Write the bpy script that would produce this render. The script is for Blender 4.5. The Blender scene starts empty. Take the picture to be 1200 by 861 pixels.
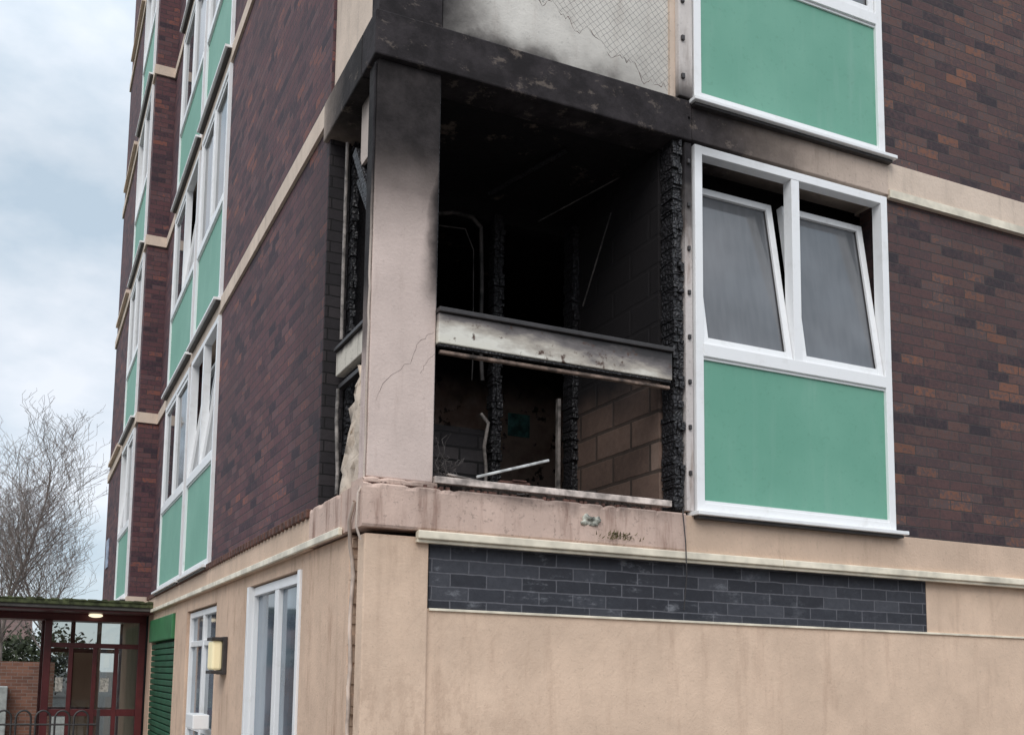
import bpy, bmesh, math, random
from mathutils import Matrix, Vector
random.seed(7)
sc=bpy.context.scene
COL=sc.collection
# ------------------------------------------------------------------ helpers
def link(o,par=None):
    COL.objects.link(o)
    if par: o.parent=par
    return o
def empty(name,loc=(0,0,0)):
    o=bpy.data.objects.new(name,None); o.empty_display_size=.2
    return link(o)
def mk(name,verts,faces,mat,par=None,bev=0,smooth=False,recalc=True):
    me=bpy.data.meshes.new(name); me.from_pydata([tuple(v) for v in verts],[],faces)
    if recalc:
        bm=bmesh.new(); bm.from_mesh(me); bmesh.ops.recalc_face_normals(bm,faces=bm.faces); bm.to_mesh(me); bm.free()
    if mat: me.materials.append(mat)
    if smooth:
        for p in me.polygons: p.use_smooth=True
    o=bpy.data.objects.new(name,me); link(o,par)
    if bev:
        b=o.modifiers.new('bev','BEVEL'); b.width=bev; b.segments=2; b.limit_method='ANGLE'
    return o
BF=[(0,1,2,3),(4,7,6,5),(0,4,5,1),(1,5,6,2),(2,6,7,3),(3,7,4,0)]
def bv(x0,x1,y0,y1,z0,z1):
    return [(x0,y0,z0),(x1,y0,z0),(x1,y1,z0),(x0,y1,z0),(x0,y0,z1),(x1,y0,z1),(x1,y1,z1),(x0,y1,z1)]
def box(par,name,x0,x1,y0,y1,z0,z1,mat,bev=0,tf=None):
    v=bv(x0,x1,y0,y1,z0,z1)
    if tf: v=[tf(Vector(p)) for p in v]
    return mk(name,v,BF,mat,par,bev)
def boxes(par,name,lst,mat,bev=0):
    V=[];F=[]
    for b in lst:
        n=len(V)
        V+= b if len(b)==8 else bv(*b)
        F+=[tuple(i+n for i in f) for f in BF]
    return mk(name,V,F,mat,par,bev)
class Side:
    def __init__(s,kind,off=0): s.k=kind; s.off=off
    def p(s,u,w,z): return (u,s.off-w,z) if s.k=='R' else (s.off-w,u,z)
def fbox(par,name,S,u0,u1,w0,w1,z0,z1,mat,bev=0,tf=None):
    v=bv(u0,u1,w0,w1,z0,z1)
    if tf: v=[tf(q) for q in v]
    return mk(name,[S.p(*q) for q in v],BF,mat,par,bev)
def curve(par,name,splines,rad,mat,res=2,taper=None):
    cu=bpy.data.curves.new(name,'CURVE'); cu.dimensions='3D'; cu.bevel_depth=rad; cu.bevel_resolution=res
    for sp in splines:
        s=cu.splines.new('POLY'); s.points.add(len(sp)-1)
        for i,p in enumerate(sp):
            s.points[i].co=(p[0],p[1],p[2],1); s.points[i].radius=p[3] if len(p)>3 else 1
    cu.materials.append(mat)
    return link(bpy.data.objects.new(name,cu),par)
# ------------------------------------------------------------------ material helpers
class N:
    def __init__(s,name):
        s.m=bpy.data.materials.new(name); s.m.use_nodes=True; s.t=s.m.node_tree
        s.b=s.t.nodes['Principled BSDF']; s.g=None; s.sx=None
    def new(s,t): return s.t.nodes.new(t)
    def ln(s,a,b): s.t.links.new(a,b)
    def setin(s,i,v):
        if hasattr(v,'node'): s.ln(v,i)
        else:
            if i.type=='RGBA' and len(v)==3: v=(*v,1)
            i.default_value=v
    def pos(s):
        if not s.g: s.g=s.new('ShaderNodeNewGeometry')
        return s.g.outputs['Position']
    def nrm(s): s.pos(); return s.g.outputs['Normal']
    def xyz(s):
        if not s.sx:
            s.sx=s.new('ShaderNodeSeparateXYZ'); s.ln(s.pos(),s.sx.inputs[0])
        return s.sx.outputs
    def math(s,op,a,b=0,c=None):
        n=s.new('ShaderNodeMath'); n.operation=op; s.setin(n.inputs[0],a); s.setin(n.inputs[1],b)
        if c is not None: s.setin(n.inputs[2],c)
        return n.outputs[0]
    def mr(s,v,a,b,c=0,d=1,smooth=True):
        n=s.new('ShaderNodeMapRange'); n.interpolation_type='SMOOTHSTEP' if smooth else 'LINEAR'
        for i,x in enumerate((v,a,b,c,d)): s.setin(n.inputs[i],x)
        return n.outputs[0]
    def mapv(s,scale=(1,1,1)):
        n=s.new('ShaderNodeVectorMath'); n.operation='MULTIPLY'; s.ln(s.pos(),n.inputs[0]); n.inputs[1].default_value=scale
        return n.outputs[0]
    def noise(s,scale,detail=4,rough=.6,vec=None):
        n=s.new('ShaderNodeTexNoise'); n.inputs['Scale'].default_value=scale; n.inputs['Detail'].default_value=detail; n.inputs['Roughness'].default_value=rough
        s.ln(vec if vec else s.pos(),n.inputs['Vector']); return n.outputs['Fac']
    def mix(s,f,a,b,mode='MIX'):
        n=s.new('ShaderNodeMix'); n.data_type='RGBA'; n.blend_type=mode
        s.setin(n.inputs[0],f); s.setin(n.inputs[6],a); s.setin(n.inputs[7],b); return n.outputs[2]
    def ramp(s,f,st,const=False):
        n=s.new('ShaderNodeValToRGB'); cr=n.color_ramp
        if const: cr.interpolation='CONSTANT'
        while len(cr.elements)<len(st): cr.elements.new(.5)
        for e,(p,c) in zip(cr.elements,st): e.position=p; e.color=(*c,1)
        s.ln(f,n.inputs[0]); return n.outputs[0]
    def bump(s,h,strength=.3,dist=.01):
        n=s.new('ShaderNodeBump'); n.inputs['Strength'].default_value=strength; n.inputs['Distance'].default_value=dist
        s.ln(h,n.inputs['Height']); s.ln(n.outputs[0],s.b.inputs['Normal'])
    def out(s,col,rough=.8,spec=None,metal=0):
        s.setin(s.b.inputs['Base Color'],col); s.setin(s.b.inputs['Roughness'],rough)
        s.b.inputs['Metallic'].default_value=metal
        if spec is not None: s.b.inputs['Specular IOR Level'].default_value=spec
        return s.m
SOOT=(.013,.011,.012)
def simple(name,col,rough=.6,var=.25,scale=8,spec=None,metal=0,bump=0):
    n=N(name); f=n.noise(scale,3)
    c=n.mix(n.mr(f,.3,.7),tuple(x*(1-var) for x in col),tuple(min(1,x*(1+var*.6)) for x in col))
    if bump: n.bump(n.noise(scale*6,2),bump,.01)
    return n.out(c,rough,spec,metal)
def soot_terms(n,terms,amp=.5,sc=2.6):
    X=n.xyz(); nz=n.math('MULTIPLY',n.math('SUBTRACT',n.noise(sc,5,.6),.5),amp*2)
    r=None
    for ax,a,b in terms:
        v=n.mr(n.math('ADD',X['xyz'.index(ax)],nz),a,b) if b>a else n.mr(n.math('ADD',X['xyz'.index(ax)],nz),b,a,1,0)
        r=v if r is None else n.math('MULTIPLY',r,v)
    return r
def concrete(name,base,stain=(.30,.2,.14),stainamt=.5,soot=None,amp=.4,sc=2.6,streak=True,dark=SOOT,scrape=0,vein=0,scuff=0):
    n=N(name)
    f=n.noise(1.7,5,.65)
    c=n.mix(n.mr(f,.3,.75),tuple(x*.84 for x in base),tuple(x*1.06 for x in base))
    if streak:
        s=n.noise(3.2,4,.7,n.mapv((2.2,2.2,.35)))
        c=n.mix(n.math('MULTIPLY',n.mr(s,.50,.78),stainamt),c,stain)
    if vein:
        X=n.xyz(); cb=n.new('ShaderNodeCombineXYZ')
        n.ln(n.math('ADD',n.math('MULTIPLY',X[0],9),n.math('MULTIPLY',X[2],-7)),cb.inputs[0]); n.ln(n.math('MULTIPLY',X[2],.8),cb.inputs[1]); n.ln(n.math('MULTIPLY',X[1],6),cb.inputs[2])
        s=n.noise(2.2,5,.75,cb.outputs[0]); patch=n.mr(n.noise(1.3,2),.40,.60)
        c=n.mix(n.math('MULTIPLY',n.math('MULTIPLY',n.mr(s,.50,.70),patch),vein),c,stain)
    if scuff:
        X=n.xyz(); a=n.math('MULTIPLY',n.mr(X[0],.3,1.7,1,0),n.mr(X[2],1.15,2.0,1,.15))
        s=n.noise(11,5,.8,n.mapv((1,1,.5)))
        c=n.mix(n.math('MULTIPLY',n.math('MULTIPLY',a,n.mr(s,.42,.62)),scuff),c,stain)
    sp=n.noise(38,2,.7)
    c=n.mix(n.math('MULTIPLY',n.mr(sp,.58,.74),.5*stainamt),c,tuple(x*.35 for x in base))
    if soot:
        m=None
        for t in soot:
            v=soot_terms(n,t,amp,sc); m=v if m is None else n.math('MAXIMUM',m,v)
        dk=n.mix(n.mr(n.noise(5,5,.7),.35,.7),dark,tuple(x*2.4+.003 for x in dark))
        if scrape:
            s2=n.noise(7,5,.75,n.mapv((1,1,1.6))); dk=n.mix(n.math('MULTIPLY',n.mr(s2,.57,.68),scrape),dk,tuple(x*.36 for x in base))
        mid=n.mix(.66,c,(.060,.047,.043))
        c2=n.mix(n.mr(m,.0,.55,smooth=False),c,mid)
        c=n.mix(n.mr(m,.35,1.0),c2,dk)
    n.bump(n.math('ADD',n.noise(55,2,.7),n.math('MULTIPLY',f,3)),.4,.006)
    return n.out(c,.88,.25)
def brickmat(name,stops,mortar,w=.225,h=.075,mw=.010,soot=None,mort_var=.4,eff=0,zoff=0,rough=.75,amp=.3,sootmax=1,sootc=SOOT,weather=.4):
    n=N(name); X=n.xyz()
    sn=n.new('ShaderNodeSeparateXYZ'); n.ln(n.g.outputs['True Normal'],sn.inputs[0])
    f=n.math('GREATER_THAN',n.math('ABSOLUTE',sn.outputs[0]),.5)
    u=n.math('ADD',n.math('MULTIPLY',X[0],n.math('SUBTRACT',1,f)),n.math('MULTIPLY',X[1],f))
    u=n.math('ADD',u,20.0)
    nw=n.math('MULTIPLY',n.math('SUBTRACT',n.noise(9,1),.5),.010)
    u=n.math('ADD',u,nw); zz=n.math('ADD',n.math('ADD',X[2],10*h+zoff),nw)
    cb=n.new('ShaderNodeCombineXYZ'); n.ln(u,cb.inputs[0]); n.ln(zz,cb.inputs[1])
    b=n.new('ShaderNodeTexBrick'); n.ln(cb.outputs[0],b.inputs['Vector'])
    for k,v in (('Scale',1),('Mortar Size',mw*.5),('Mortar Smooth',.35),('Bias',0),('Brick Width',w),('Row Height',h)): b.inputs[k].default_value=v
    row=n.math('FLOOR',n.math('DIVIDE',zz,h))
    par=n.math('SUBTRACT',1,n.math('MODULO',row,2))
    colm=n.math('FLOOR',n.math('DIVIDE',n.math('ADD',u,n.math('MULTIPLY',par,w*.5)),w))
    c2=n.new('ShaderNodeCombineXYZ'); n.ln(row,c2.inputs[0]); n.ln(colm,c2.inputs[1])
    wn_=n.new('ShaderNodeTexWhiteNoise'); wn_.noise_dimensions='2D'; n.ln(c2.outputs[0],wn_.inputs['Vector'])
    rnd=wn_.outputs['Value']
    fine=n.noise(26,3,.75); med=n.noise(.9,3,.6)
    r2=n.math('ADD',n.math('ADD',n.math('MULTIPLY',rnd,.95),n.math('MULTIPLY',n.math('SUBTRACT',fine,.5),.9)),n.math('MULTIPLY',n.math('SUBTRACT',med,.5),.4))
    c=n.ramp(r2,stops)
    c=n.mix(n.math('MULTIPLY',n.mr(n.noise(1.1,4,.65),.3,.75),weather),c,(.038,.031,.033))
    mc=n.mix(fine,tuple(x*(1-mort_var) for x in mortar),tuple(x*(1+mort_var) for x in mortar))
    c=n.mix(b.outputs['Fac'],c,mc)
    if eff:
        e=n.math('MULTIPLY',n.mr(n.noise(4,5,.75,n.mapv((1,1,2.2))),.54,.74),eff)
        e=n.math('MULTIPLY',e,n.mr(X[0],1.6,3.4,1,.25))
        c=n.mix(e,c,(.34,.35,.38))
    if soot:
        m=None
        for t in soot:
            v=soot_terms(n,t,amp); m=v if m is None else n.math('MAXIMUM',m,v)
        c=n.mix(n.math('MULTIPLY',m,sootmax),c,sootc)
    hh=n.math('ADD',n.math('SUBTRACT',1,b.outputs['Fac']),n.math('MULTIPLY',fine,.5))
    n.bump(hh,.55,.008)
    return n.out(c,rough,.3)
# ------------------------------------------------------------------ materials
BR=[(.0,(.038,.029,.036)),(.20,(.080,.048,.050)),(.40,(.120,.062,.058)),(.55,(.078,.052,.056)),(.70,(.138,.072,.060)),(.84,(.098,.074,.076)),(.97,(.21,.092,.060))]
M_brick=brickmat('brick_purple',BR,(.062,.052,.051),weather=.35)
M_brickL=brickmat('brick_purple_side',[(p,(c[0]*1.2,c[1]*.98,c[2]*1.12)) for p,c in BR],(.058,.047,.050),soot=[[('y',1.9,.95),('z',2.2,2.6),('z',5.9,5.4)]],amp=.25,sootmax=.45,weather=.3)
M_brickBlack=brickmat('brick_painted_black',[(0,(.030,.032,.040)),(.5,(.046,.049,.060)),(1,(.072,.075,.088))],(.12,.12,.135),w=.232,h=.078,mw=.010,eff=.6,zoff=.035,weather=.15)
M_block=brickmat('blockwork_scorched',[(0,(.13,.085,.066)),(.5,(.20,.13,.10)),(1,(.27,.19,.15))],(.075,.055,.045),w=.44,h=.2,mw=.03,soot=[[('z',3.3,3.75)]],amp=.16,weather=.45)
M_dimbrick=brickmat('brick_scorched_inner',[(0,(.03,.027,.03)),(1,(.08,.07,.07))],(.015,.014,.014),w=.3,h=.1,mw=.02,soot=[[('z',3.2,3.5)]],amp=.15)
CR=(.70,.52,.395)
M_cream=concrete('cream_render',CR,stain=(.36,.25,.18),stainamt=.4)
M_creamG=concrete('cream_render_ground',(.76,.565,.425),stain=(.42,.28,.20),stainamt=.45,vein=.16,scuff=.5)
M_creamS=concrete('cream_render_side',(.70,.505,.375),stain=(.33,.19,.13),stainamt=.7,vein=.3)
M_band=concrete('cream_band',(.74,.60,.49),stain=(.25,.2,.17),stainamt=.45)
M_ledge=concrete('ledge_concrete',(.66,.49,.41),stain=(.22,.12,.09),stainamt=.95,soot=[[('x',2.4,1.6),('z',2.60,2.80),('x',.1,.5)]],amp=.09,sc=5,dark=(.05,.035,.03))
M_column=concrete('smoke_column',(.72,.585,.525),stain=(.32,.23,.19),stainamt=.4,soot=[[('z',3.95,4.85)],[('x',.24,.42),('z',3.55,4.1)]],amp=.13,sc=1.6,dark=(.016,.013,.013))
M_columnS=concrete('smoke_column_side',(.70,.56,.51),stain=(.2,.14,.12),stainamt=.8,soot=[[('z',3.1,4.1)]],amp=.3,sc=2.4,dark=(.016,.014,.014))
M_beam=concrete('smoke_beam',(.66,.53,.44),stain=(.2,.15,.12),stainamt=.6,soot=[[('x',4.2,1.9)]],amp=.45,dark=(.017,.014,.015),scrape=.45)
M_beamS=concrete('smoke_beam_side',(.66,.53,.44),stain=(.2,.15,.12),stainamt=.6,soot=[[('y',1.5,.4)]],amp=.25,dark=(.018,.015,.015),scrape=.45)
M_upanel=concrete('balcony_panel_white',(.76,.72,.66),stain=(.4,.33,.28),stainamt=.45,soot=[[('x',1.0,.2)],[('z',5.78,5.38),('x',2.4,.9)]],amp=.28,sc=2)
def rail_mat():
    n=N('scorched_metal_rail'); X=n.xyz()
    a=n.math('MULTIPLY',n.math('SUBTRACT',X[2],3.55),3.6)
    b_=n.math('MULTIPLY',X[0],.26)
    s=n.math('ADD',n.math('ADD',a,b_),n.math('MULTIPLY',n.noise(2.5,5,.65,n.mapv((1,1,3))),1.0))
    c=n.ramp(n.mr(s,.35,1.75,smooth=False),[(0,(.70,.66,.54)),(.36,(.76,.73,.65)),(.48,(.46,.41,.35)),(.62,(.17,.15,.145)),(.80,(.04,.035,.035)),(1,(.02,.018,.018))])
    c=n.mix(n.mr(n.noise(14,4,.7),.58,.7),c,(.09,.05,.035))
    n.bump(n.noise(12,3),.3,.01)
    return n.out(c,.5,.4)
M_rail=rail_mat()
M_railL=concrete('scorched_side_rail',(.70,.64,.55),stain=(.1,.08,.07),stainamt=.9,soot=[[('z',3.66,3.74)]],amp=.05,sc=8)
def white(name,soot=None):
    n=N(name); c=n.mix(n.mr(n.noise(6,4,.7),.5,.85),(.90,.90,.90),(.74,.73,.71))
    if soot:
        m=soot_terms(n,soot,.12,5); c=n.mix(n.math('MULTIPLY',m,.75),c,(.07,.065,.065))
    return n.out(c,.32,.5)
M_white=white('upvc_white')
M_whiteS=white('upvc_white_sooted',[('z',4.9,5.3),('x',3.2,2.0)])
M_trim=simple('trim_cream_plastic',(.84,.76,.61),.45,.3,4)
def green():
    n=N('green_panel'); f=n.noise(1.3,3,.6); g=n.noise(26,2,.7)
    c=n.mix(n.mr(f,.3,.75),(.145,.365,.265),(.185,.42,.31))
    c=n.mix(n.math('MULTIPLY',n.mr(g,.55,.8),.3),c,(.09,.24,.17))
    s=n.noise(3,4,.6,n.mapv((4,4,.4))); c=n.mix(n.math('MULTIPLY',n.mr(s,.5,.8),.25),c,(.30,.47,.39))
    n.bump(g,.12,.003)
    return n.out(c,.5,.35)
M_green=green()
M_greenD=simple('green_dark_paint',(.045,.20,.08),.4,.2,3)
def glass(name,base=(.10,.11,.12),curtain=0,amt=1):
    n=N(name); f=n.noise(1.6,3,.5)
    c=n.mix(n.mr(f,.3,.7),tuple(x*(1-.4*amt) for x in base),tuple(x*(1+.35*amt) for x in base))
    if curtain:
        w=n.noise(5,2,.5,n.mapv((5,5,.25))); c=n.mix(n.math('MULTIPLY',n.mr(w,.3,.7),.16),c,tuple(x*1.6 for x in base))
    n.out(c,.06,.6); n.b.inputs['IOR'].default_value=1.6; return n.m
M_glass=glass('window_glass',(.05,.055,.065))
M_glassC=glass('window_glass_net_curtain',(.135,.14,.15),1,.6)
def clearglass(name):
    m=bpy.data.materials.new(name); m.use_nodes=True; t=m.node_tree; t.nodes.clear()
    o=t.nodes.new('ShaderNodeOutputMaterial'); mx=t.nodes.new('ShaderNodeMixShader'); a=t.nodes.new('ShaderNodeBsdfTransparent'); g=t.nodes.new('ShaderNodeBsdfGlossy'); fr=t.nodes.new('ShaderNodeFresnel'); fr.inputs[0].default_value=1.7
    a.inputs[0].default_value=(.8,.82,.8,1); g.inputs['Roughness'].default_value=.03
    t.links.new(fr.outputs[0],mx.inputs[0]); t.links.new(a.outputs[0],mx.inputs[1]); t.links.new(g.outputs[0],mx.inputs[2]); t.links.new(mx.outputs[0],o.inputs[0]); return m
M_clear=clearglass('clear_glass')
M_black=simple('black_fill',(.010,.009,.010),.95,.3,5,spec=.1)
def sootwall(name,amt=.55,brown=(.14,.10,.08),sc=3,wid=.12):
    n=N(name); m=n.mr(n.noise(sc,5,.7),amt,amt+wid)
    c=n.mix(m,n.mix(n.noise(12,3),(.009,.008,.009),(.020,.017,.018)),brown)
    n.bump(n.noise(25,4,.7),.8,.02); return n.out(c,.85,.25)
M_soot=sootwall('soot_plaster',.68)
M_ceil=sootwall('soot_ceiling',.60,(.14,.11,.09),2.6,.08)
def roomwall():
    n=N('scorched_room_wall'); m=soot_terms(n,[('z',4.20,4.65)],.2)
    c=n.mix(n.mr(n.noise(3,5,.7),.4,.65),(.62,.46,.38),(.40,.26,.20))
    c=n.mix(n.mr(n.noise(4,5,.7),.57,.62),c,(.08,.05,.04))
    c=n.mix(m,c,SOOT); return n.out(c,.85)
M_room=roomwall()
def charm():
    n=N('charred_timber'); v=n.new('ShaderNodeTexVoronoi'); v.feature='DISTANCE_TO_EDGE'; v.inputs['Scale'].default_value=34; n.ln(n.pos(),v.inputs['Vector'])
    c=n.mix(n.mr(v.outputs['Distance'],0,.15),(.004,.004,.004),(.026,.024,.027))
    n.bump(v.outputs['Distance'],.9,.02); return n.out(c,.5,.45)
M_char=charm()
M_ash=simple('burnt_white_frame',(.24,.21,.19),.7,.8,9,bump=.4)
M_ashD=simple('burnt_frame_dark',(.065,.056,.052),.7,.8,9,bump=.4)
M_insul=concrete('hanging_insulation',(.72,.60,.49),stain=(.16,.10,.07),stainamt=1.0,soot=[[('z',3.5,3.9)]],amp=.2,sc=6)
M_metal=simple('bare_metal',(.60,.60,.58),.35,.4,20,metal=.2)
M_pipe=simple('pipe_cream',(.62,.50,.42),.5,.4,6)
M_rust=simple('rust_brown',(.12,.055,.04),.8,.5,14,bump=.4)
M_dark=simple('dark_gap',(.035,.025,.02),.9,.4,10)
M_crack=simple('crack_fill',(.10,.07,.06),.9,.4,10)
M_bolt=simple('bolt_dark',(.04,.035,.035),.5,.3,10)
M_net=simple('net_wire',(.20,.18,.17),.7,.4,10)
# ------------------------------------------------------------------ BUILDING
B=empty('apartment_tower')
R=Side('R',0); L=Side('L',0); L2=Side('L',-.30)
H=2.78; Z0=2.42; NS=11
TOP=Z0+H*NS
def zk(k): return Z0+H*k
for i,c in enumerate([(3.7,14,.36,15.4,0,TOP),(.3,3.7,.36,15.4,0,2.44),(.3,3.7,3.62,15.4,2.44,5.5),(2.26,3.7,.36,1.36,2.44,5.5),(.3,3.7,1.42,15.4,5.5,TOP),(2.26,3.7,.36,1.42,5.5,TOP)]):
    box(B,'light_block_fill',*c,M_black)  # black filler boxes, added to block light inside the building shell
def window_unit(S,u0,u1,z0,z1,tilt=(0,0),mf=M_white,mg=M_glass,bev=.003,gp=M_green):
    rf=.06; zt=z0+1.05*(z1-z0)/2.5
    w0,w1=-.05,.035
    fbox(B,'window_frame_left',S,u0,u0+rf,w0,w1,z0,z1,mf,bev)
    fbox(B,'window_frame_right',S,u1-rf,u1,w0,w1,z0,z1,mf,bev)
    fbox(B,'window_frame_top',S,u0+rf,u1-rf,w0,w1-.002,z1-rf,z1,mf,bev)
    fbox(B,'window_frame_bottom',S,u0+rf,u1-rf,w0,w1-.002,z0,z0+rf,mf,bev)
    fbox(B,'window_transom',S,u0+rf,u1-rf,w0,w1+.004,zt-.01,zt+.075,mf,bev)
    fbox(B,'green_spandrel_panel',S,u0+rf,u1-rf,w0+.02,.012,z0+rf,zt-.01,gp)
    fbox(B,'panel_bead_bottom',S,u0+rf,u1-rf,.012,.024,z0+rf,z0+rf+.018,mf)
    fbox(B,'panel_bead_top',S,u0+rf,u1-rf,.012,.024,zt-.028,zt-.01,mf)
    um=(u0+u1)/2
    fbox(B,'window_mullion',S,um-.035,um+.035,w0,w1-.004,zt+.075,z1-rf,mf,bev)
    fbox(B,'window_sill',S,u0-.04,u1+.05,-.02,.10,z0-.03,z0-.004,mf,.004 if bev else 0)
    fbox(B,'window_sill_painted_shade',S,u0-.02,u1+.03,-.02,.07,z0-.05,z0-.032,M_bolt)  # solid dark strip standing in for the shade under the sill
    for i,(a,b) in enumerate(((u0+rf,um-.035),(um+.035,u1-rf))):
        zb=zt+.075; zt2=z1-rf
        g=.004; a+=g; b-=g; ang=tilt[i]; top=zt2-(.0 if ang else .003)
        sf=.05; wi,wo=-.035,.022
        if ang: top=zt2-.09
        def tf(q,zb=zb,ang=ang):
            u,w,z=q; dz=z-zb; return (u,w*math.cos(ang)-dz*math.sin(ang),zb+dz*math.cos(ang)+w*math.sin(ang)*.3)
        fbox(B,'sash_stile',S,a,a+sf,wi,wo,zb+.003,top,mf,bev,tf)
        fbox(B,'sash_stile',S,b-sf,b,wi,wo,zb+.003,top,mf,bev,tf)
        fbox(B,'sash_rail',S,a+sf,b-sf,wi,wo-.001,zb+.003,zb+.003+sf,mf,bev,tf)
        fbox(B,'sash_rail',S,a+sf,b-sf,wi,wo-.001,top-sf,top,mf,bev,tf)
        if bev:
            fbox(B,'sash_gasket',S,a+sf,b-sf,-.014,.004,zb+sf,zb+sf+.008,M_bolt,0,tf)
            fbox(B,'sash_gasket',S,a+sf,a+sf+.006,-.014,.004,zb+sf,top-sf,M_bolt,0,tf)
            fbox(B,'sash_gasket',S,b-sf-.006,b-sf,-.014,.004,zb+sf,top-sf,M_bolt,0,tf)
        fbox(B,'sash_glass',S,a+sf,b-sf,-.012,-.004,zb+sf,top-sf,mg,0,tf)
for k in range(NS):
    z=zk(k); zn=zk(k+1)
    bb=.003 if k<2 else 0
    if k==0:
        fbox(B,'slab_edge_front',R,2.135,14,-.3,.022,z+.034,z+.27,M_cream,.004)
    else:
        if k>1: fbox(B,'slab_edge_front',R,2.2,14,-.3,.025,z,z+.275,M_band)
        else: fbox(B,'slab_edge_front',R,3.97,14,-.3,.025,z,z+.275,M_band,.004)
        fbox(B,'slab_drip_front',R,3.97,14,.025,.04,z-.0,z+.06,M_trim)
    for a,b in ((3.97,8.0),(9.75,14)):
        fbox(B,'brick_infill_front',R,a,b,-.25,0,z+.27,zn,M_brick)
    window_unit(R,2.22,3.94,z+.30,zn-.005,(math.radians(9),math.radians(8)) if k==0 else (0,0),M_whiteS if k==0 else M_white,M_glassC,bev=bb)
    if k<3: window_unit(R,8.01,9.74,z+.30,zn-.005,bev=0)
    if k>0:
        fbox(B,'slab_edge_side',L,1.04,9.98,-.3,.025,z+.13,z+.285,M_band)
        if k>1: fbox(B,'slab_edge_side',L,-.02,1.0,-.3,.02,z,z+.28,M_band)
    zb0=z+.285; zt0=zn+.13
    fbox(B,'brick_infill_side',L,.98,4.86,-.13,0,zb0,zt0,M_brickL)
    fbox(B,'brick_infill_side',L,6.64,6.80,-.25,0,zb0,zt0,M_brickL)
    fbox(B,'brick_infill_side',L,8.95,9.99,-.25,0,zb0,zt0,M_brickL)
    rr=random.Random(k)
    window_unit(L,4.87,6.63,zb0,zt0-.02,(rr.choice([0,.12]),rr.choice([0,.12])),bev=0)
    window_unit(L,6.81,8.94,zb0,zt0-.02,(rr.choice([0,.12]),0),bev=0)
    fbox(B,'brick_return',L2,10.0,10.25,-.35,0,z+.285,zt0,M_brickL)
    window_unit(L2,10.26,12.2,zb0,zt0-.02,(0,rr.choice([0,.12])),bev=0)
    fbox(B,'brick_infill_side',L2,12.21,15.4,-.35,0,zb0,zt0,M_brickL)
    fbox(B,'slab_edge_side',L2,9.97,15.42,-.35,.03,z+.13,z+.285,M_band)
    fbox(B,'wide_sill',L2,12.6,14.6,0,.09,z+.30,z+.36,M_band)
    if k>0:
        box(B,'balcony_slab',.02,2.2,.02,1.4,z+.08,z+.27,M_band if k>1 else M_soot)
        fbox(B,'balcony_panel_front',R,.41,2.05,-.07,-.02,z+.28,z+1.38,M_upanel if k==1 else M_band)
        fbox(B,'balcony_panel_side',L,.13,.97,-.07,-.02,z+.28,z+1.38,M_band)
        box(B,'corner_column',0,.40,0,.14,z+.28,zn,M_beam if k==1 else M_band,.006)
        fbox(B,'balcony_jamb',R,2.05,2.2,-.35,.0,z+.28,zn,M_band)
box(B,'roof_parapet',-.1,14.1,-.1,15.5,TOP,TOP+.6,M_band)
# ---- ground floor front
fbox(B,'ground_pilaster',R,0,.385,-.12,0,0,2.42,M_creamG,.008)
fbox(B,'ground_wall',R,.386,14,-.3,-.025,0,2.02,M_creamG)
fbox(B,'ground_wall_upper',R,4.28,14,-.3,-.027,2.02,2.5,M_creamG)
fbox(B,'black_brick_band',R,.40,4.279,-.3,-.03,2.021,2.45,M_brickBlack)
fbox(B,'render_trim_line',R,.40,14,-.03,-.012,2.008,2.022,M_trim,.002)
for a,b in ((.30,2.9),(2.904,5.9),(5.904,14)):
    fbox(B,'plastic_trunking',R,a,b,0.0,.055,2.405,2.452,M_trim,.006)
    fbox(B,'plastic_trunking_lip',R,a,b,.0,.035,2.385,2.404,M_trim,.003)
def rough_slab(name,S,u0,u1,w0,w1,z0,z1,mat,seed,n=140,amp=.004):
    r=random.Random(seed); V=[];Fc=[]
    zs=[z0,z0+.015,z0+(z1-z0)*.5,z1-.03,z1-.010,z1]
    chips=[(r.uniform(u0,u1),r.uniform(.015,.05),r.uniform(.008,.022)) for _ in range(int((u1-u0)*5)+1)]
    for i in range(n+1):
        u=u0+(u1-u0)*i/n
        chip=max([0]+[d*max(0,1-abs(u-c)/wd) for c,wd,d in chips])
        for j,zz in enumerate(zs):
            w=w1-( .008 if j in(0,5) else 0)-r.uniform(0,amp)*.3-(chip if j>=4 else 0)
            V.append(S.p(u,w,zz-(chip*.5 if j==5 else 0)))
        V.append(S.p(u,w0,z1)); V.append(S.p(u,w0,z0))
    m=len(zs)+2
    for i in range(n):
        for j in range(m):
            a=i*m+j;b=i*m+(j+1)%m; Fc.append((a,b,b+m,a+m))
    Fc.append(tuple(range(m))); Fc.append(tuple(n*m+j for j in range(m)))
    return mk(name,V,Fc,mat,B)
rough_slab('balcony_ledge_front',R,-.03,2.13,-.35,.037,2.453,2.70,M_ledge,1)
rough_slab('balcony_ledge_side',L,.352,1.04,-.3,.034,2.45,2.70,M_ledge,2,50)
rough_slab('column_base_plinth',R,-.022,.42,-.2,.02,2.70,2.735,M_ledge,3,30,.003)
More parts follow.
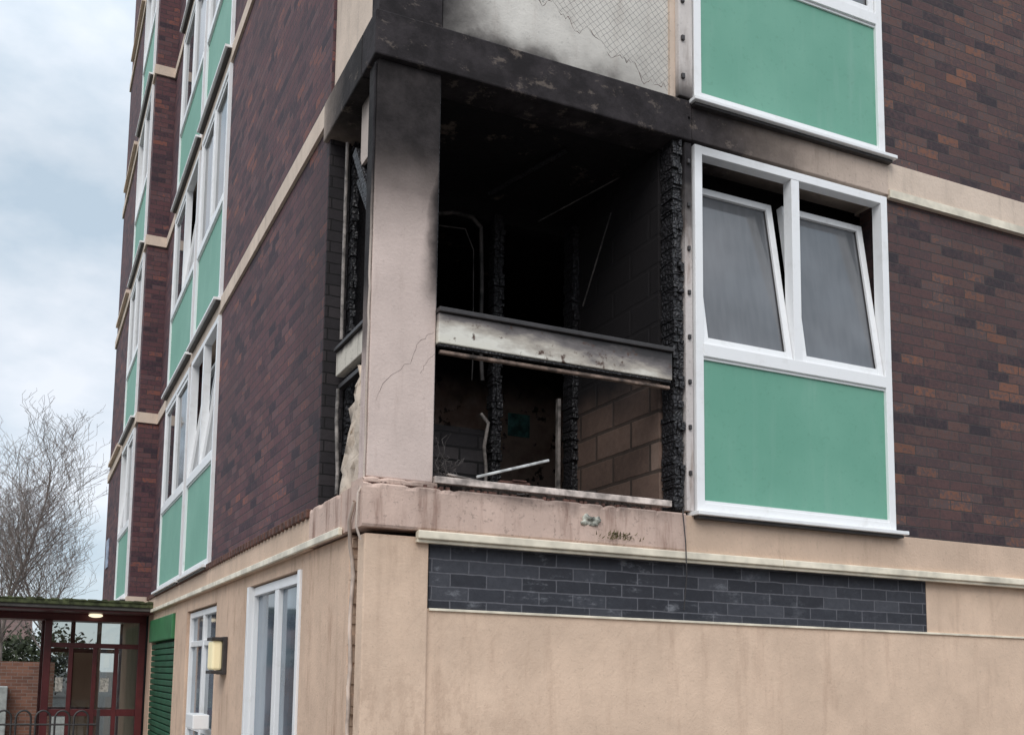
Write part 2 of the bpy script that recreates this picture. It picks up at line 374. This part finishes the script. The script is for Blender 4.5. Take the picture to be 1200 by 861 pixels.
# ---- burnt balcony
F=B
box(F,'burnt_corner_column',0,.40,0,.14,2.735,5.21,M_column,.008)
box(F,'burnt_column_side_face',-.003,.004,.014,.137,2.74,5.205,M_columnS,.001)
fbox(F,'burnt_head_beam_front',R,-.03,2.2,-.22,.035,5.21,5.49,M_beam,.01)
fbox(F,'burnt_head_beam_front_fade',R,2.203,3.967,-.3,.030,5.22,5.485,M_beam,.006)
fbox(F,'burnt_head_beam_side',L,.223,1.035,-.2,.03,5.21,5.49,M_beamS,.01)
box(F,'balcony_floor_slab',.03,3.7,.30,3.62,2.46,2.70,M_soot)
box(F,'balcony_ceiling_slab',.2,3.7,.222,3.62,5.225,5.298,M_ceil)
box(F,'balcony_inner_side_wall',2.05,2.2,.14,1.36,2.70,5.225,M_block)
box(F,'back_wall_pier',.14,.86,1.32,1.42,2.70,5.225,M_soot)
box(F,'back_wall_spandrel',.86,1.37,1.32,1.42,2.70,3.45,M_dimbrick)
box(F,'back_wall_head',.86,2.05,1.30,1.42,5.06,5.225,M_soot)
box(F,'side_brick_inner_lining',.135,.33,.99,3.62,2.70,5.22,M_soot)
box(F,'room_back_wall',.3,3.7,3.54,3.62,2.70,5.225,M_room)
box(F,'room_side_wall',3.62,3.7,1.36,3.54,2.70,5.225,M_room)
box(F,'room_front_wall',2.2,3.62,1.36,1.42,2.70,5.225,M_soot)
box(F,'wall_poster',2.66,2.90,3.525,3.538,4.05,4.28,simple('poster_green',(.16,.40,.38),.6,.6,12))
def char_post(par,name,x0,x1,y0,y1,z0,z1,seed,step=.05,nx=2):
    r=random.Random(seed); Ls=[]; z=z0
    Ls.append((x0+.008,x1-.008,y0+.01,y1,z0,z1))
    while z<z1-.02:
        h=step*r.uniform(.35,1.6); zz=min(z1,z+h)
        mx=nx if r.random()<.6 else max(1,nx-1) if r.random()<.5 else nx+1
        cuts=[x0]+sorted(x0+(x1-x0)*((i+r.uniform(-.2,.2))/mx) for i in range(1,mx))+[x1]
        off=r.uniform(-.008,.008)
        for i in range(mx):
            a=cuts[i]+r.uniform(.001,.004); b=cuts[i+1]-r.uniform(.001,.004)
            if r.random()<.08: continue
            if i==0: a-=r.uniform(-.004,.009)
            if i==mx-1: b+=r.uniform(-.004,.009)
            za=z+.002+r.uniform(-.004,.004); zc=zz-.002+r.uniform(-.004,.004)
            y=y0-r.uniform(-.008,.010)+off
            v=bv(a,b,y,y1+.003,za,zc)
            v=[(p[0]+r.uniform(-.003,.003),p[1]+r.uniform(-.004,.004),p[2]+r.uniform(-.004,.004)) for p in v]
            Ls.append(v)
        z=zz
    boxes(par,name,Ls,M_char,.004)
char_post(F,'charred_jamb',2.06,2.135,-.01,.12,2.72,5.21,1,.036,2)
char_post(F,'charred_window_post',1.37,1.45,1.24,1.33,2.70,5.1,2,.045)
char_post(F,'charred_door_post',2.0,2.10,1.16,1.30,2.70,5.1,3,.045)
char_post(F,'charred_side_post',.15,.19,.90,.95,2.71,5.2,4,.04,1)
box(F,'burnt_frame_left',.402,.414,.03,.09,2.78,5.2,M_char,.003)
fbox(F,'brick_return_soot',L,.965,.979,-.145,-.002,2.72,5.33,brickmat('brick_soot',[(0,(.016,.014,.016)),(1,(.040,.033,.035))],(.008,.007,.007)))
curve(F,'melted_side_window_frame',[[(.09,.86,5.15),(.09,.865,4.8),(.085,.85,4.3),(.09,.86,3.8)],[(.06,.80,3.45),(.05,.78,3.25),(.035,.70,3.05),(.05,.72,2.9),(.03,.66,2.74)]],.012,M_ash,1)
fbox(F,'conduit_board',R,2.15,2.205,-.05,.02,2.72,5.20,concrete('conduit_board_mat',(.68,.62,.59),stain=(.2,.12,.08),stainamt=.9,soot=[[('z',4.2,5.1)]],amp=.25,sc=4),.004)
fbox(F,'conduit_board_upper',R,2.09,2.20,0,.045,5.50,9,concrete('conduit_board_up',(.72,.66,.62),stain=(.2,.15,.12),stainamt=.5,soot=[[('z',5.8,5.4)]],amp=.1),.006)
bl=[]
for i in range(9):
    zz=2.95+i*.3; bl.append((2.165,2.185,-.035,-.015,zz,zz+.03))
for i in range(5):
    zz=5.62+i*.27; bl.append((2.105,2.13,-.06,-.04,zz,zz+.035)); 
boxes(F,'conduit_bolts',bl,M_bolt,.004)
fbox(F,'balustrade_rail',R,.405,2.035,-.02,.03,3.555,3.735,M_rail,.006)
fbox(F,'balustrade_rail_lip',R,.40,2.04,-.03,.05,3.737,3.765,M_bolt,.004)
fbox(F,'balustrade_rail_lower_lip',R,.41,2.03,-.01,.022,3.538,3.553,M_char,.004)
fbox(F,'balustrade_under_bar',R,.425,2.03,-.02,.012,3.500,3.520,simple('singed_bar',(.20,.14,.11),.7,.8,10),.004)
fbox(F,'bottom_rail',R,.405,2.035,-.02,.02,2.735,2.775,simple('bottom_rail_mat',(.66,.56,.50),.6,.6,9),.004)
fbox(F,'side_balustrade_rail',L,.13,.90,-.13,-.07,3.56,3.72,M_railL,.006)
fbox(F,'side_rail_lip',L,.13,.90,-.14,-.05,3.722,3.745,M_bolt,.003)
fbox(F,'side_under_bar',L,.13,.90,-.13,-.09,3.48,3.51,M_bolt,.003)
fbox(F,'side_frame_post',L,.30,.33,-.13,-.09,3.75,5.2,M_bolt,.003)
fbox(F,'side_leftover_panel',L,.145,.5,-.09,-.07,4.80,5.205,concrete('leftover_panel',(.62,.52,.46),soot=[[('z',5.0,5.4)]],amp=.15))
def tb(a,b,w,t,par,name,mat,bev=.004):
    a=Vector(a);b=Vector(b);d=(b-a);n=d.normalized();up=Vector((0,0,1)) if abs(n.z)<.9 else Vector((1,0,0))
    s=n.cross(up).normalized()*w/2; q=n.cross(s).normalized()*t/2
    v=[a-s-q,b-s-q,b+s-q,a+s-q,a-s+q,b-s+q,b+s+q,a+s+q]
    return mk(name,v,BF,mat,par,bev)
tb((.08,.60,4.95),(.10,.18,4.25),.05,.06,F,'fallen_charred_board',M_char)
tb((.09,.58,4.75),(.12,.22,4.2),.03,.03,F,'fallen_charred_batten',M_char)
tb((1.55,.9,4.92),(1.98,.5,5.16),.010,.010,F,'hanging_batten',M_ashD)
tb((1.98,.6,4.95),(1.93,.9,4.35),.012,.010,F,'hanging_batten',M_ashD)
tb((1.2,1.0,5.1),(1.5,.4,5.20),.03,.02,F,'hanging_batten',M_char)
curve(F,'warped_window_frame',[[(.88,1.27,5.0),(1.05,1.27,5.05),(1.2,1.27,5.04),(1.265,1.26,4.97),(1.28,1.26,4.5),(1.275,1.26,4.1),(1.29,1.25,3.8)]],.016,M_ashD,1)
curve(F,'warped_window_frame_lower',[[(1.285,1.25,3.55),(1.33,1.22,3.48),(1.30,1.22,3.3),(1.33,1.24,3.12),(1.31,1.24,2.9)]],.014,M_ash,1)
curve(F,'warped_window_frame_inner',[[(.88,1.29,4.93),(1.15,1.29,4.95),(1.22,1.29,4.8),(1.23,1.29,4.0),(1.22,1.28,3.8)]],.005,M_ashD,1)
box(F,'door_edge_strip',1.93,1.955,1.25,1.29,2.8,3.75,M_ash,.004)
def rag(name,pts,mat,nu=10,nv=16,amp=.02,seed=1):
    r=random.Random(seed); V=[];Fc=[]
    a,b,c,d=[Vector(p) for p in pts]
    for j in range(nv+1):
        for i in range(nu+1):
            s=i/nu;t=j/nv
            p=(a*(1-s)+b*s)*(1-t)+(d*(1-s)+c*s)*t
            V.append(p+Vector((r.uniform(-amp,amp),r.uniform(-amp,amp),r.uniform(-amp,amp)*.6)))
    for j in range(nv):
        for i in range(nu):
            q=j*(nu+1)+i; Fc.append((q,q+1,q+nu+2,q+nu+1))
    o=mk(name,V,Fc,mat,F,smooth=True,recalc=False); m=o.modifiers.new('s','SOLIDIFY'); m.thickness=.02
    return o
rag('hanging_insulation',[(.04,.66,2.70),(.04,.15,2.70),(.05,.15,3.46),(.05,.32,3.46)],M_insul,amp=.025)
def crack(par,pts,seed,rad=.0010):
    r=random.Random(seed); out=[]
    for (a,b) in zip(pts[:-1],pts[1:]):
        for i in range(6):
            t=i/6; out.append((a[0]+(b[0]-a[0])*t+r.uniform(-.008,.008),-.0004,a[1]+(b[1]-a[1])*t+r.uniform(-.008,.008),r.uniform(.3,1.1)))
    curve(par,'hairline_crack',[out],rad,M_crack,0)
crack(F,[(.39,3.62),(.30,3.55),(.24,3.42),(.08,3.28),(.03,3.15)],3)
crack(F,[(.40,3.5),(.33,3.42),(.30,3.35)],4,.0008)
tb((.66,-.03,2.79),(1.12,-.06,2.93),.016,.016,F,'fallen_metal_tube',M_metal)
tb((.50,.03,2.80),(1.0,.0,2.74),.03,.012,F,'fallen_metal_strip',M_ash)
tb((.9,.2,2.74),(1.5,.1,2.80),.03,.012,F,'fallen_metal_strip',M_ashD)
r=random.Random(5); db=[]
for i in range(110):
    x=r.uniform(.42,1.95); y=r.uniform(.0,.3); s=r.uniform(.008,.035); z=2.70
    db.append((x,x+s*r.uniform(1,2.5),y,y+s,z,z+s*r.uniform(.4,1)+.07*(y>.05)))
boxes(F,'burnt_debris',db,M_dark,.003)
db=[]
for i in range(140):
    x=r.uniform(0.0,2.0); s=r.uniform(.003,.014); y=r.uniform(-.030,.0)
    db.append((x,x+s*1.6,y,y+s,2.695,2.70+s*1.2))
boxes(F,'ledge_crumbs',db,M_rust)
boxes(F,'scorched_lump',[(.82,1.02,-.02,.02,2.775,2.79),(.9,.99,-.03,.0,2.79,2.80)],M_rust,.004)
wires=[]
for i in range(12):
    x=.43+r.uniform(0,.08); p=[(x,.05,2.78)]
    for j in range(9):
        p.append((p[-1][0]+r.uniform(-.03,.035),.05+r.uniform(-.04,.04),p[-1][2]+r.uniform(-.01,.05)))
    wires.append(p)
curve(F,'burnt_wires',wires,.002,M_ashD,1)
cab=[]
r=random.Random(9)
for i in range(34):
    z=5.18-i*.075
    cab.append((-.010+r.uniform(-.002,.002),.01+r.uniform(-.003,.003),z))
cab+=[(-.045,-.0,2.64),(-.05,0,2.45),(-.02,.01,2.38)]
M_cable=concrete('cable_sooty',(.60,.50,.43),soot=[[('z',3.8,4.7)]],amp=.2)
curve(F,'surface_cable',[cab],.007,M_cable,2)
c2=[(-.045,.06,2.60),(-.05,.13,2.5),(-.03,.16,2.36)]
for i in range(22): c2.append((-.012+r.uniform(-.006,.006),.165+r.uniform(-.008,.008),2.3-i*.105))
curve(F,'surface_conduit',[c2],.012,M_pipe,2)
curve(F,'black_cable',[[(2.10,-.04,2.72),(2.10,-.07,2.5),(2.11,-.065,2.3),(2.09,-.06,2.08)]],.004,M_bolt,1)
rag('litter_foil',[(1.36,-.045,2.57),(1.47,-.05,2.56),(1.49,-.045,2.62),(1.38,-.045,2.63)],simple('litter_pale',(.42,.42,.36),.5,.7,30),6,5,.013,3)
wv=[];wf=[]
for i in range(110):
    x=1.62+r.gauss(0,.07); z=2.49+r.uniform(0,.04); a=r.uniform(0,6.3); l=r.uniform(.01,.03); n=len(wv)
    wv+=[(x,-.04,z),(x+.006,-.045,z),(x+math.cos(a)*l*.6,-.06,z+abs(math.sin(a))*l)]; wf.append((n,n+1,n+2))
mk('ledge_weed_leaves',wv,wf,simple('weed_brown_green',(.20,.18,.08),.8,.6,30),F,recalc=False)
# bird netting
nets=[]; r=random.Random(2)
def edge(x): return 5.55+.40*(1.9-x)+.03*math.sin(x*23)+.02*math.sin(x*51)
def netp(a,b,n=20):
    return [(a[0]+(b[0]-a[0])*i/n+r.uniform(-.003,.003),-.012+math.sin(i*1.3+a[0]*9)*.004,a[1]+(b[1]-a[1])*i/n+r.uniform(-.003,.003)) for i in range(n+1)]
p=.05; x0,x1,zA,zB=.95,2.05,5.5,7.2
xx=x0-1.7
while xx<x1:
    for A_,B_ in (((xx,zA),(xx+1.7,zB)),((xx+1.7,zA),(xx,zB))):
        pts=[q for q in netp(A_,B_,60) if x0<q[0]<x1 and q[2]>edge(q[0])]
        if len(pts)>1: nets.append(pts)
    xx+=p
curve(F,'bird_netting',nets,.0010,M_net,0)
te=[]
for j in range(60):
    x=1.0+j/59*1.0; te.append((x,-.02,edge(x)+r.uniform(-.015,.015),r.uniform(.1,1.3)))
curve(F,'net_frayed_edge',[te],.0022,M_rust,0)
# ---- ground floor left side
def gl(u0,u1,z0=0,z1=2.44,m=M_creamS): fbox(B,'ground_wall_side',L,u0,u1,-.3,0,z0,z1,m,.006)
fbox(B,'expansion_gap',L,.12,.25,-.3,-.05,0,2.42,M_dark)
gb=[]; r=random.Random(21); z=0
while z<2.42:
    h=r.uniform(.02,.07); gb.append((.0+r.uniform(.0,.006),.06,.22+r.uniform(-.022,.018),.262,z,min(2.42,z+h))); z+=h
boxes(B,'spalled_joint_edge',gb,M_creamS,.003)
gl(.262,1.30); gl(2.99,4.44); gl(6.26,7.2); gl(9.5,10.0)
fbox(B,'lintel_side',L,1.30,2.99,-.3,0,2.34,2.44,M_creamS); fbox(B,'lintel_side',L,4.44,6.26,-.3,0,2.30,2.44,M_creamS); fbox(B,'lintel_side',L,7.2,9.5,-.3,0,2.34,2.44,M_creamS)
fbox(B,'side_slab_edge',L,1.043,10.0,-.3,.03,2.44,2.69,M_cream,.006)
fbox(B,'side_trunking',L,.3,10.0,0.036,.062,2.44,2.485,M_trim,.005)
tl=[]
yy=1.05
while yy<9.9:
    tl.append((-.055,.0,yy,yy+.075,2.645,2.705)); yy+=.11
boxes(B,'rusty_capping_edge',tl,M_rust,.008)
M_glassB=glass('door_glass',(.14,.18,.22),0)
def glazed(S,u0,u1,z0,z1,nu,bars,mf,w=-.06,fr=.06,name='french_window'):
    fbox(B,name+'_frame_l',S,u0,u0+fr,w-.05,w+.03,z0,z1,mf,.004); fbox(B,name+'_frame_r',S,u1-fr,u1,w-.05,w+.03,z0,z1,mf,.004)
    fbox(B,name+'_frame_t',S,u0+fr,u1-fr,w-.05,w+.028,z1-fr,z1,mf,.004)
    for i in range(1,nu):
        um=u0+(u1-u0)*i/nu; fbox(B,name+'_mullion',S,um-fr*.8,um+fr*.8,w-.05,w+.026,z0,z1-fr,mf,.004)
    for zb in bars: fbox(B,name+'_bar',S,u0+fr,u1-fr,w-.05,w+.022,zb,zb+fr,mf,.004)
    fbox(B,name+'_glass',S,u0+fr,u1-fr,w-.03,w-.01,z0,z1-fr,M_glassB,0)
glazed(L,1.31,2.98,0.05,2.33,2,[],M_white,fr=.07)
fbox(B,'french_window_outer_trim',L,1.305,1.37,-.03,.015,.05,2.335,M_white,.003)
fbox(B,'french_window_outer_trim',L,2.92,2.985,-.03,.015,.05,2.335,M_white,.003)
glazed(L,4.46,6.24,0,2.28,2,[1.0,1.9],M_white,name='back_door')
fbox(B,'green_shop_fascia',L,7.22,9.48,-.05,.04,2.02,2.33,M_greenD,.01)
sh=[]
z=0
M_shut=simple('green_shutter',(.02,.10,.05),.5,.3,4)
while z<2.0:
    sh.append((-.0,.06,7.25,9.45,z,z+.068)); z+=.08
boxes(B,'roller_shutter',sh,M_shut,.01)
box(B,'shutter_back',.06,.1,7.2,9.5,0,2.02,M_shut)
fbox(B,'block_name_plate',L2,14.4,14.9,0,.02,3.55,4.1,simple('plate_blue_white',(.35,.42,.55),.4,.4,9),.004)
WL=empty('wall_light')
def wbox(n,x0,x1,y0,y1,z0,z1,m,b=.004): 
    return box(WL,n,x0,x1,3.95+y0,3.95+y1,1.78+z0,1.78+z1,m,b)
em=bpy.data.materials.new('lamp_lens'); em.use_nodes=True; pb=em.node_tree.nodes['Principled BSDF']; pb.inputs['Base Color'].default_value=(.8,.7,.45,1); pb.inputs['Emission Color'].default_value=(1,.85,.5,1); pb.inputs['Emission Strength'].default_value=.22
wbox('lamp_back_plate',-.04,-.001,-.15,.15,-.17,.17,M_bolt)
wbox('lamp_lens',-.13,-.04,-.115,.115,-.13,.13,em,.02)
wbox('lamp_hood',-.14,-.001,-.14,.13,.135,.165,M_bolt)
wbox('lamp_guard_base',-.14,-.001,-.14,.13,-.165,-.135,M_bolt)
box(B,'meter_box',-.16,-.002,4.55,5.0,1.08,1.22,M_white,.01)
# ------------------------------------------------------------------ entrance lobby
E=empty('entrance_lobby')
M_moss=simple('mossy_edge',(.07,.08,.035),.9,.6,10,bump=.6)
M_fascia=simple('lobby_fascia',(.10,.09,.085),.7,.3,5)
M_maroon=simple('maroon_frame',(.11,.020,.022),.35,.2,5)
box(E,'flat_roof',-7,-.02,9.3,13,2.45,2.56,M_fascia,.01)
box(E,'roof_upstand',-7,-.02,9.27,9.34,2.50,2.575,M_moss,.01)
r=random.Random(11); ml=[]
for i in range(320):
    x=r.uniform(-3,-.03) if r.random()<.5 else r.uniform(-1.2,-.03); s=r.uniform(.015,.045); ml.append((x,x+s*1.5,9.25+r.uniform(0,.04),9.4,2.56,2.56+s*r.uniform(.3,.9)))
boxes(E,'roof_moss',ml,M_moss,.006)
box(E,'soffit',-7,-.02,9.36,13,2.42,2.448,M_maroon)
box(E,'lintel',-7,-.02,10.1,10.22,2.32,2.42,M_maroon,.005)
for x in (-1.42,-.12): box(E,'frame_post',x,x+.10,10.08,10.2,0,2.32,M_maroon,.006)
box(E,'transom',-1.32,-.12,10.1,10.18,1.93,2.0,M_maroon,.005)
for x in (-1.05,-.72,-.42): box(E,'door_stile',x-.03,x+.03,10.1,10.17,0,1.93,M_maroon,.004)
box(E,'door_mid_rail',-1.32,-.12,10.11,10.16,.95,1.05,M_maroon,.004)
box(E,'door_glass',-1.32,-.12,10.13,10.145,0,2.32,M_clear)
for a,b in ((-1.27,-1.11),(-.66,-.48)): box(E,'door_notice',a+.03,b-.03,10.108,10.112,1.30,1.5,simple('notice_paper',(.5,.47,.42),.6,.5,40))
box(E,'corner_post_pale',-2.22,-2.10,9.5,9.62,0,2.42,M_cream,.006)
box(E,'lobby_inner_wall',-.10,-.03,10.25,13,0,2.42,M_cream)
box(E,'lobby_floor',-1.42,-.12,10.2,13,.008,.03,simple('lobby_floor',(.30,.25,.2),.4))
for x in (-1.42,-.95,-.52,-.14): box(E,'rear_screen_post',x,x+.07,12.9,12.98,0,2.42,M_maroon)
for z in (.9,1.9): box(E,'rear_screen_rail',-1.42,-.1,12.91,12.97,z,z+.07,M_maroon)
box(E,'rear_screen_panel',-.88,-.52,12.92,12.96,0,1.9,M_cream)
box(E,'left_screen_post',-1.42,-1.36,12.0,12.06,0,2.42,M_maroon)
lm=bpy.data.materials.new('lobby_lamp'); lm.use_nodes=True; pb=lm.node_tree.nodes['Principled BSDF']; pb.inputs['Emission Color'].default_value=(1,.85,.6,1); pb.inputs['Emission Strength'].default_value=1.2
bpy.ops.mesh.primitive_uv_sphere_add(radius=.1,location=(-.75,9.95,2.40),segments=20,ring_count=10); o=bpy.context.object; o.name='ceiling_lamp'; o.scale=(1,1,.3); o.parent=E; o.data.materials.append(lm)
FR=empty('bow_top_railing')
sp=[]; x=-2.9
while x<-.85:
    a=[(x,8.8,.1),(x,8.8,.98)]
    for i in range(1,8):
        t=math.pi*i/8; a.append((x+.09-.09*math.cos(t),8.8,.98+.10*math.sin(t)))
    a+= [(x+.18,8.8,.98),(x+.18,8.8,.1)]
    sp.append(a); x+=.235
curve(FR,'hoops',sp,.013,M_bolt,2)
curve(FR,'rails',[[(-3,8.8,.9),(-.7,8.8,.9)],[(-3,8.8,.2),(-.7,8.8,.2)]],.014,M_bolt,1)
boxes(FR,'end_post',[(-.74,-.70,8.78,8.82,0,1.1)],M_bolt,.004)
# ------------------------------------------------------------------ ground etc.
def asphalt():
    n=N('asphalt'); c=n.mix(n.noise(2,5),(.045,.045,.047),(.075,.073,.07)); n.bump(n.noise(90,2),.4,.01); return n.out(c,.9)
gm=asphalt()
g=mk('ground',[(-400,-400,0),(400,-400,0),(400,400,0),(-400,400,0)],[(0,1,2,3)],gm)
pv=simple('paving_slabs',(.30,.28,.26),.9,.2,6)
mk('pavement',[(-2.4,-2.4,.004),(14,-2.4,.004),(14,-.0,.004),(-2.4,0,.004)],[(0,1,2,3)],pv)
mk('pavement',[(-2.4,0,.006),(0,0,.006),(0,30,.006),(-2.4,30,.006)],[(0,1,2,3)],pv)
mk('grass_verge',[(-60,14,.008),(-2.6,14,.008),(-2.6,60,.008),(-60,60,.008)],[(0,1,2,3)],simple('grass',(.05,.08,.025),.95,.5,3,bump=.5))
M_redbrick=brickmat('red_brick_wall',[(0,(.20,.09,.06)),(1,(.32,.15,.10))],(.25,.22,.2))
box(None,'boundary_brick_wall',-9,-1.0,19,19.25,0,1.75,M_redbrick)
CB=empty('electrical_cabinet')
box(CB,'cabinet_body',-2.35,-1.95,18.6,18.98,0,1.2,simple('cabinet_grey',(.4,.42,.4),.6),.02)
box(CB,'cabinet_plinth',-2.4,-1.9,18.58,18.99,0,.1,pv,.01)
box(CB,'cabinet_label',-2.2,-2.1,18.585,18.597,.8,.95,simple('label_yellow',(.8,.6,.05),.5))
def house(name,x0,x1,y0,y1,h,wall,face='-y',n=4):
    Hh=empty(name)
    box(Hh,'walls',x0,x1,y0,y1,0,h,wall)
    ym=(y0+y1)/2
    mk('roof',[(x0-.3,y0-.4,h),(x1+.3,y0-.4,h),(x1+.3,y1+.4,h),(x0-.3,y1+.4,h),(x0-.3,ym,h+2.2),(x1+.3,ym,h+2.2)],[(0,1,5,4),(3,2,5,4),(0,3,4),(1,2,5),(0,1,2,3)],simple('roof_tiles',(.12,.07,.06),.8,.3,3),Hh)
    yf=y0 if face=='-y' else y1; s=-1 if face=='-y' else 1
    w=(x1-x0)/n; fr=[];gls=[];dr=[]
    for i in range(n):
        cx=x0+w*(i+.5)
        for zz in (1.0,3.6):
            if zz+1.2>h: continue
            fr.append((cx-.75,cx+.75,min(yf,yf+s*.05),max(yf,yf+s*.05),zz,zz+1.2)); gls.append((cx-.65,cx+.65,min(yf,yf+s*.07),max(yf,yf+s*.07),zz+.1,zz+1.1))
        dr.append((cx+1.1,cx+1.9,min(yf,yf+s*.06),max(yf,yf+s*.06),0,2.05))
    boxes(Hh,'window_frames',fr,M_white); boxes(Hh,'windows',gls,M_glass); boxes(Hh,'doors',dr,M_maroon)
house('backdrop_houses',-30,34,-36,-28,5.4,M_redbrick,'+y',14)  # unseen row behind the camera, added to darken the window reflections
house('backdrop_houses',-26,-1.5,62,70,3.2,simple('pale_render_far',(.62,.6,.57),.8),'-y',4)
house('backdrop_houses',-44,-36,-10,30,5.4,M_redbrick,'-y',2)
def leafmass(name,cx,cy,rx,ry,h,n,mat,seed):
    r=random.Random(seed);V=[];Fc=[]
    cl=[(cx+r.uniform(-rx,rx),cy+r.uniform(-ry,ry),r.uniform(.25,.8)*h,r.uniform(.6,1.3)) for _ in range(max(6,n//120))]
    for i in range(n):
        c=r.choice(cl); p=Vector((r.gauss(0,.5),r.gauss(0,.5),r.gauss(0,.5)))*c[3]+Vector(c[:3])
        if p.z<0.05: p.z=.1
        a=Vector((r.uniform(-1,1),r.uniform(-1,1),r.uniform(-1,1)))*.16;b=Vector((r.uniform(-1,1),r.uniform(-1,1),r.uniform(-1,1)))*.16
        k=len(V);V+=[p,p+a,p+a+b,p+b];Fc.append((k,k+1,k+2,k+3))
    mk(name,V,Fc,mat,recalc=False)
leafmass('distant_hedge',-10,52,12,1.5,4.0,14000,simple('hedge_leaves',(.035,.045,.02),.9,.5,1),3)
M_bark=simple('bark_twigs',(.24,.195,.175),.9,.35,3)
def tree(name,x,y,h,seed,lean=0):
    r=random.Random(seed); S=[]
    def br(p,d,l,rad,lev):
        n=max(3,int(l/.35)); pts=[(*p,rad)]; q=p.copy(); dd=d.copy()
        kids=[]
        for i in range(n):
            dd=(dd+Vector((r.uniform(-.11,.11),r.uniform(-.11,.11),r.uniform(.0,.08) if lev<3 else r.uniform(-.14,.08)))).normalized()
            q=q+dd*(l/n); rr=rad*(1-.85*(i+1)/n); pts.append((*q,max(rr,.005))); kids.append((q.copy(),dd.copy(),(i+1)/n,rr))
        S.append(pts)
        if lev<4:
            for (kq,kd,t,kr) in kids:
                if t<(.25 if lev==0 else .2): continue
                for _ in range((2,2,1,1)[lev]):
                    if r.random()<.2: continue
                    ax=Vector((r.uniform(-1,1),r.uniform(-1,1),r.uniform(.0,.6))).normalized()
                    nd=(kd*.75+ax*.85).normalized()
                    nl=l*(.42*(1.2-t*.75)) if lev==0 else l*r.uniform(.35,.6)
                    if nl>.15: br(kq,nd,nl,max(kr*.55,.007),lev+1)
    br(Vector((x,y,0)),Vector((lean,0,1)).normalized(),h,.11,0)
    curve(None,name,S[:6000],1.0,M_bark,0)
tree('bare_tree',-2.3,34,9.2,4,.02)
tree('bare_tree',-.5,42,8.6,12,.0)
tree('bare_tree',-5.2,38,10.5,8,-.03)
# ------------------------------------------------------------------ world, sun
W=bpy.data.worlds.new('World'); sc.world=W; W.use_nodes=True; nt=W.node_tree; bg=nt.nodes['Background']
def wn(t): return nt.nodes.new(t)
sky=wn('ShaderNodeTexSky'); sky.sky_type='NISHITA'; sky.sun_disc=False; sky.sun_elevation=math.radians(42); sky.sun_rotation=math.radians(216)
tc=wn('ShaderNodeTexCoord'); mp=wn('ShaderNodeMapping'); mp.inputs['Scale'].default_value=(1,1,2.0); nt.links.new(tc.outputs['Generated'],mp.inputs[0])
nz=wn('ShaderNodeTexNoise'); nz.inputs['Scale'].default_value=4.2; nz.inputs['Detail'].default_value=7; nz.inputs['Roughness'].default_value=.52; nt.links.new(mp.outputs[0],nz.inputs['Vector'])
cr=wn('ShaderNodeValToRGB'); e=cr.color_ramp.elements; e[0].position=.34; e[0].color=(.50,.60,.69,1); e[1].position=.60; e[1].color=(.84,.87,.92,1); e2=e.new(.46); e2.color=(.65,.72,.79,1); nt.links.new(nz.outputs['Fac'],cr.inputs[0])
sx=wn('ShaderNodeSeparateXYZ'); nt.links.new(tc.outputs['Generated'],sx.inputs[0])
mr=wn('ShaderNodeMapRange'); mr.inputs[1].default_value=.45; mr.inputs[2].default_value=1; mr.inputs[3].default_value=1; mr.inputs[4].default_value=2.1; nt.links.new(sx.outputs[2],mr.inputs[0])
vm=wn('ShaderNodeVectorMath'); vm.operation='SCALE'; nt.links.new(cr.outputs[0],vm.inputs[0]); nt.links.new(mr.outputs[0],vm.inputs['Scale'])
vs=wn('ShaderNodeVectorMath'); vs.operation='SCALE'; vs.inputs['Scale'].default_value=.02; nt.links.new(sky.outputs[0],vs.inputs[0])
va=wn('ShaderNodeVectorMath'); va.operation='ADD'; nt.links.new(vm.outputs[0],va.inputs[0]); nt.links.new(vs.outputs[0],va.inputs[1])
nt.links.new(va.outputs[0],bg.inputs['Color']); bg.inputs['Strength'].default_value=1.0
sl=bpy.data.lights.new('sun','SUN'); sl.energy=1.5; sl.angle=math.radians(35); sl.color=(1,.97,.93)
so=bpy.data.objects.new('sun',sl); link(so); d=Vector((-.55,-.75,.85)).normalized(); so.rotation_euler=d.to_track_quat('Z','Y').to_euler()
# ------------------------------------------------------------------ camera
X=Vector((2735,-177,-1149)).normalized();Y=Vector((-490,-112,-1149)).normalized();Z=X.cross(Y).normalized(); Y=Z.cross(X)
M3=Matrix((X,Y,Z))
cam=bpy.data.cameras.new('camera'); co=bpy.data.objects.new('camera',cam); link(co)
co.matrix_world=Matrix.Translation((-1.70,-5.10,1.65))@M3.to_4x4()
cam.sensor_fit='HORIZONTAL'; cam.sensor_width=36; cam.lens=36*1149/1200
cam.shift_x=(600-515)/1200; cam.shift_y=(668-430.5)/1200; cam.clip_end=2000
sc.camera=co
sc.view_settings.view_transform='Standard'; sc.view_settings.look='None'; sc.view_settings.exposure=0
